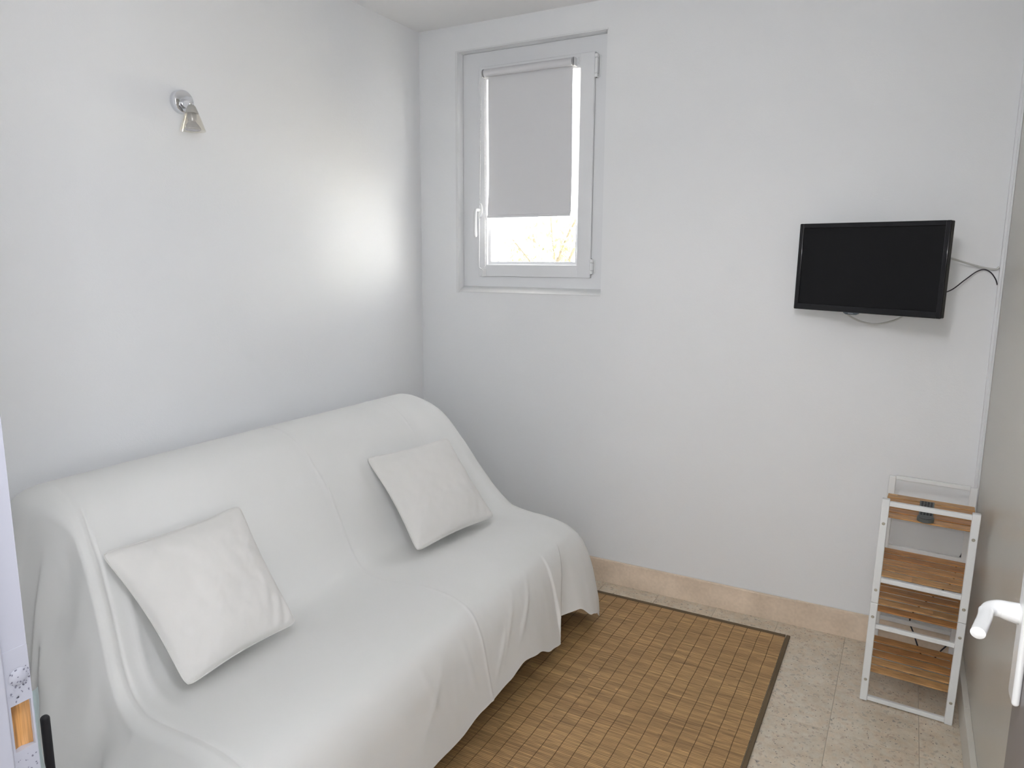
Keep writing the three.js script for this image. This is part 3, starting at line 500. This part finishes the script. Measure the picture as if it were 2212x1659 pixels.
// ------------------------------------------------------------------ television on a swivel arm
{
  const c = [1.9845, 1.431, 0.2], yaw = -Math.atan2(0.2, 0.466);
  const t = thing('television', 'small black flat television turned towards the sofa on the back wall', 'television', c, yaw);
  t.rotation.z = -0.012;
  const w = 0.506, h = 0.306, b = 0.017;
  const glossy = phy(lin(0.010, 0.010, 0.012), 0.12, { clearcoat: 0.35, clearcoatRoughness: 0.05, specularIntensity: 0.3 });
  obj('bezel', [rbox(-w / 2, -w / 2 + b, -h / 2, h / 2, -0.024, 0.004, 0.004, 3), rbox(w / 2 - b, w / 2, -h / 2, h / 2, -0.024, 0.004, 0.004, 3), rbox(-w / 2 + b - 0.004, w / 2 - b + 0.004, h / 2 - b, h / 2, -0.024, 0.004, 0.004, 3), rbox(-w / 2 + b - 0.004, w / 2 - b + 0.004, -h / 2, -h / 2 + b + 0.006, -0.024, 0.004, 0.004, 3)], glossy, t);
  obj('screen', box(-w / 2 + b - 0.002, w / 2 - b + 0.002, -h / 2 + b, h / 2 - b + 0.002, -0.006, -0.001), phy(lin(0.008, 0.008, 0.009), 0.3, { specularIntensity: 0.35 }), t);
  obj('back_cover', [rbox(-w / 2 + 0.004, w / 2 - 0.004, -h / 2 + 0.004, h / 2 - 0.004, -0.034, -0.02, 0.006, 3), rbox(-0.17, 0.17, -0.11, 0.11, -0.058, -0.03, 0.01, 3)], M.dark, t);
  const tab = new THREE.Shape([[-0.032, 0.006], [0.032, 0.006], [0.026, -0.002], [0.018, -0.006], [-0.018, -0.006], [-0.026, -0.002]].map((p) => new THREE.Vector2(...p)));
  const tg = new THREE.ExtrudeGeometry(tab, { depth: 0.004, bevelEnabled: true, bevelSize: 0.0008, bevelThickness: 0.0008, bevelSegments: 1 }); tg.translate(-0.036, -h / 2, -0.002);
  const tb = obj('sensor_tab', tg, phy(lin(0.05, 0.065, 0.08), 0.2, { clearcoat: 1 }), t);
  obj('badge', box(-0.046, -0.028, -h / 2 - 0.0035, -h / 2 - 0.0015, 0.0028, 0.0034), std(lin(0.3, 0.33, 0.36), 0.3, { metalness: 0.6 }), tb);
}
{
  const t = thing('wall_bracket', 'dark swivel bracket carrying the television off the back wall', 'bracket', [1.99, 1.43, 0]);
  obj('wall_plate', rbox(-0.05, 0.05, -0.06, 0.06, 0.0005, 0.008, 0.003), M.dark, t);
  obj('arm', tube([[0, 0, 0.008], [0, 0, 0.06], [0.012, 0, 0.144]], 0.012, 20, 12), M.dark, t);
}
function cable(label, pts, r, m) { const o = obj('cable', tube(pts, r, 90, 10), m); o.userData = { label, category: 'cable' }; return o; }
const whiteCable = std(lin(0.62, 0.62, 0.6), 0.45), blackCable = std(lin(0.03, 0.025, 0.035), 0.5);
cable('thick white cable from the right edge of the television to the corner trunking', [[2.16, 1.505, 0.148], [2.215, 1.474, 0.11], [2.27, 1.454, 0.06], [2.327, 1.437, 0.022], [2.355, 1.431, 0.012], [2.372, 1.431, 0.007], [2.3785, 1.438, 0.006]], 0.0032, whiteCable);
cable('thin black lead arching from the television down to the corner trunking', [[2.15, 1.355, 0.15], [2.20, 1.348, 0.115], [2.245, 1.36, 0.06], [2.284, 1.395, 0.03], [2.318, 1.424, 0.02], [2.336, 1.429, 0.018], [2.355, 1.42, 0.013], [2.372, 1.397, 0.009], [2.379, 1.378, 0.006]], 0.0019, blackCable);
cable('white cable looping below the bottom edge of the television', [[1.90, 1.31, 0.07], [1.93, 1.265, 0.055], [1.953, 1.249, 0.05], [1.99, 1.236, 0.05], [2.022, 1.232, 0.05], [2.065, 1.242, 0.05], [2.10, 1.26, 0.055], [2.14, 1.31, 0.07]], 0.0032, whiteCable);

// ------------------------------------------------------------------ slatted shelf rack
{
  const r = thing('shelf_rack', 'narrow white framed rack with four slatted wooden shelves in the corner', 'shelf', [2.23, 0.0018, 0.3], -0.04);
  r.rotation.z = -0.016;
  const ox = -2.23, oz = -0.3, wm = phy(lin(0.80, 0.815, 0.82), 0.35);
  const B = (x0, x1, y0, y1, z0, z1, rad = 0.0025) => rbox(x0 + ox, x1 + ox, y0, y1, z0 + oz, z1 + oz, rad);
  // front posts and rear posts, two stacked tiers each
  for (const [y0, y1] of [[0.001, 0.3495], [0.3505, 0.704]]) {
    for (const [x0, x1] of [[2.096, 2.1185], [2.341, 2.3635]]) obj('post', B(x0, x1, y0, y1, 0.431, 0.449), wm, r);
    for (const [x0, x1] of [[2.096, 2.1185], [2.341, 2.3635]]) obj('post', B(x0, x1, y0, y1, 0.134, 0.150), wm, r);
  }
  for (const y of [0.690, 0.431, 0.270, 0.012]) obj('rail', B(2.1175, 2.342, y - 0.0085, y + 0.0075, 0.434, 0.447), wm, r);
  for (const y of [0.700, 0.443, 0.170, 0.012]) obj('rail', B(2.1175, 2.342, y - 0.008, y + 0.008, 0.136, 0.148), wm, r);
  for (const [y, yr] of [[0.636, 0.636], [0.4345, 0.418], [0.312, 0.300], [0.094, 0.088]]) {
    for (const x of [2.104, 2.349]) obj('shelf_bearer', B(x, x + 0.006, y - 0.010, y - 0.0001, 0.151, 0.43, 0.001), M.woodSlat[3], r);
    for (let i = 0; i < 5; i++) { const z0 = 0.153 + i * 0.0562; const g = B(2.1, 2.36, y, y + 0.005, z0, z0 + 0.0425, 0.0018), p = g.attributes.position, uv = new Float32Array(p.count * 2), ou = rnd(), ov = rnd(); for (let k = 0; k < p.count; k++) { uv[k * 2] = p.getX(k) * 2 + ou; uv[k * 2 + 1] = (p.getZ(k) + p.getY(k)) * 1.2 + ov; } g.setAttribute('uv', new THREE.BufferAttribute(uv, 2)); obj('slat', g, M.woodSlat[Math.floor(rnd() * 4)], r); }
  }
  for (const y of [0.622, 0.395, 0.301, 0.077]) for (const x of [2.1075, 2.352]) {
    const g = new THREE.LatheGeometry([[0, 0.0012], [0.0018, 0.001], [0.002, 0.0018], [0.0042, 0.0016], [0.005, 0]].map((p) => new THREE.Vector2(...p)), 20); g.rotateX(Math.PI / 2); g.translate(x + ox, y, 0.449 + oz); obj('screw', g, M.metal, r);
  }
}
{
  const r = thing('remote_control', 'dark grey remote control lying on the top shelf of the rack', 'remote control', [2.2305, 0.643, 0.325], -0.04);
  const s = new THREE.Shape(); s.moveTo(-0.020, -0.1); s.lineTo(0.020, -0.1); s.lineTo(0.0185, 0.06); s.quadraticCurveTo(0.024, 0.075, 0.022, 0.085); s.quadraticCurveTo(0.014, 0.104, 0, 0.105); s.quadraticCurveTo(-0.014, 0.104, -0.022, 0.085); s.quadraticCurveTo(-0.024, 0.075, -0.0185, 0.06); s.closePath();
  const g = new THREE.ExtrudeGeometry(s, { depth: 0.008, bevelEnabled: true, bevelSize: 0.0015, bevelThickness: 0.002, bevelSegments: 3, curveSegments: 16 }); g.rotateX(Math.PI / 2); g.scale(1, 1, 1); g.translate(0, 0.0105, 0);
  obj('body', g, std(lin(0.10, 0.11, 0.105), 0.5), r);
  const e = new THREE.Shape(); e.moveTo(-0.0215, 0.07); e.lineTo(0.0215, 0.07); e.quadraticCurveTo(0.02, 0.1, 0, 0.1035); e.quadraticCurveTo(-0.02, 0.1, -0.0215, 0.07);
  const eg = new THREE.ExtrudeGeometry(e, { depth: 0.0015, bevelEnabled: false, curveSegments: 16 }); eg.rotateX(Math.PI / 2); eg.translate(0, 0.0136, 0);
  obj('end_panel', eg, phy(lin(0.008, 0.008, 0.01), 0.35), r);
  for (let i = 0; i < 10; i++) for (let k = 0; k < 4; k++) { if (i === 5 && (k === 1 || k === 2)) continue; obj('button', rbox(-0.0165 + k * 0.0088, -0.0165 + k * 0.0088 + 0.0064, 0.0115, 0.0143, -0.092 + i * 0.0155, -0.092 + i * 0.0155 + 0.0075, 0.0008, 1), M.black, r); }
}
cable('black lead trailing down the wall behind the corner shelf rack', [[2.3765, 0.60, 0.02], [2.374, 0.47, 0.03], [2.364, 0.432, 0.05], [2.353, 0.402, 0.05], [2.351, 0.385, 0.05], [2.345, 0.33, 0.06], [2.29, 0.27, 0.09], [2.235, 0.2, 0.09], [2.226, 0.14, 0.06], [2.241, 0.102, 0.06], [2.262, 0.05, 0.065], [2.285, 0.012, 0.075], [2.31, 0.02, 0.07], [2.334, 0.058, 0.06], [2.347, 0.078, 0.06], [2.37, 0.11, 0.03]], 0.0026, blackCable);

// ------------------------------------------------------------------ dark stand at the near end of the sofa
{
  const s = thing('floor_stand', 'black upright bar with a rounded top standing at the near end of the sofa', 'stand', [0.60, 0, 2.205]);
  obj('upright', [rbox(-0.018, 0.000, 0.03, 0.49, -0.009, 0.009, 0.0085, 4)], M.black, s);
  obj('base', rbox(-0.42, 0.05, 0.0005, 0.11, -0.2, 0.03, 0.012, 3), M.black, s);
}

renderer.render(scene, camera);
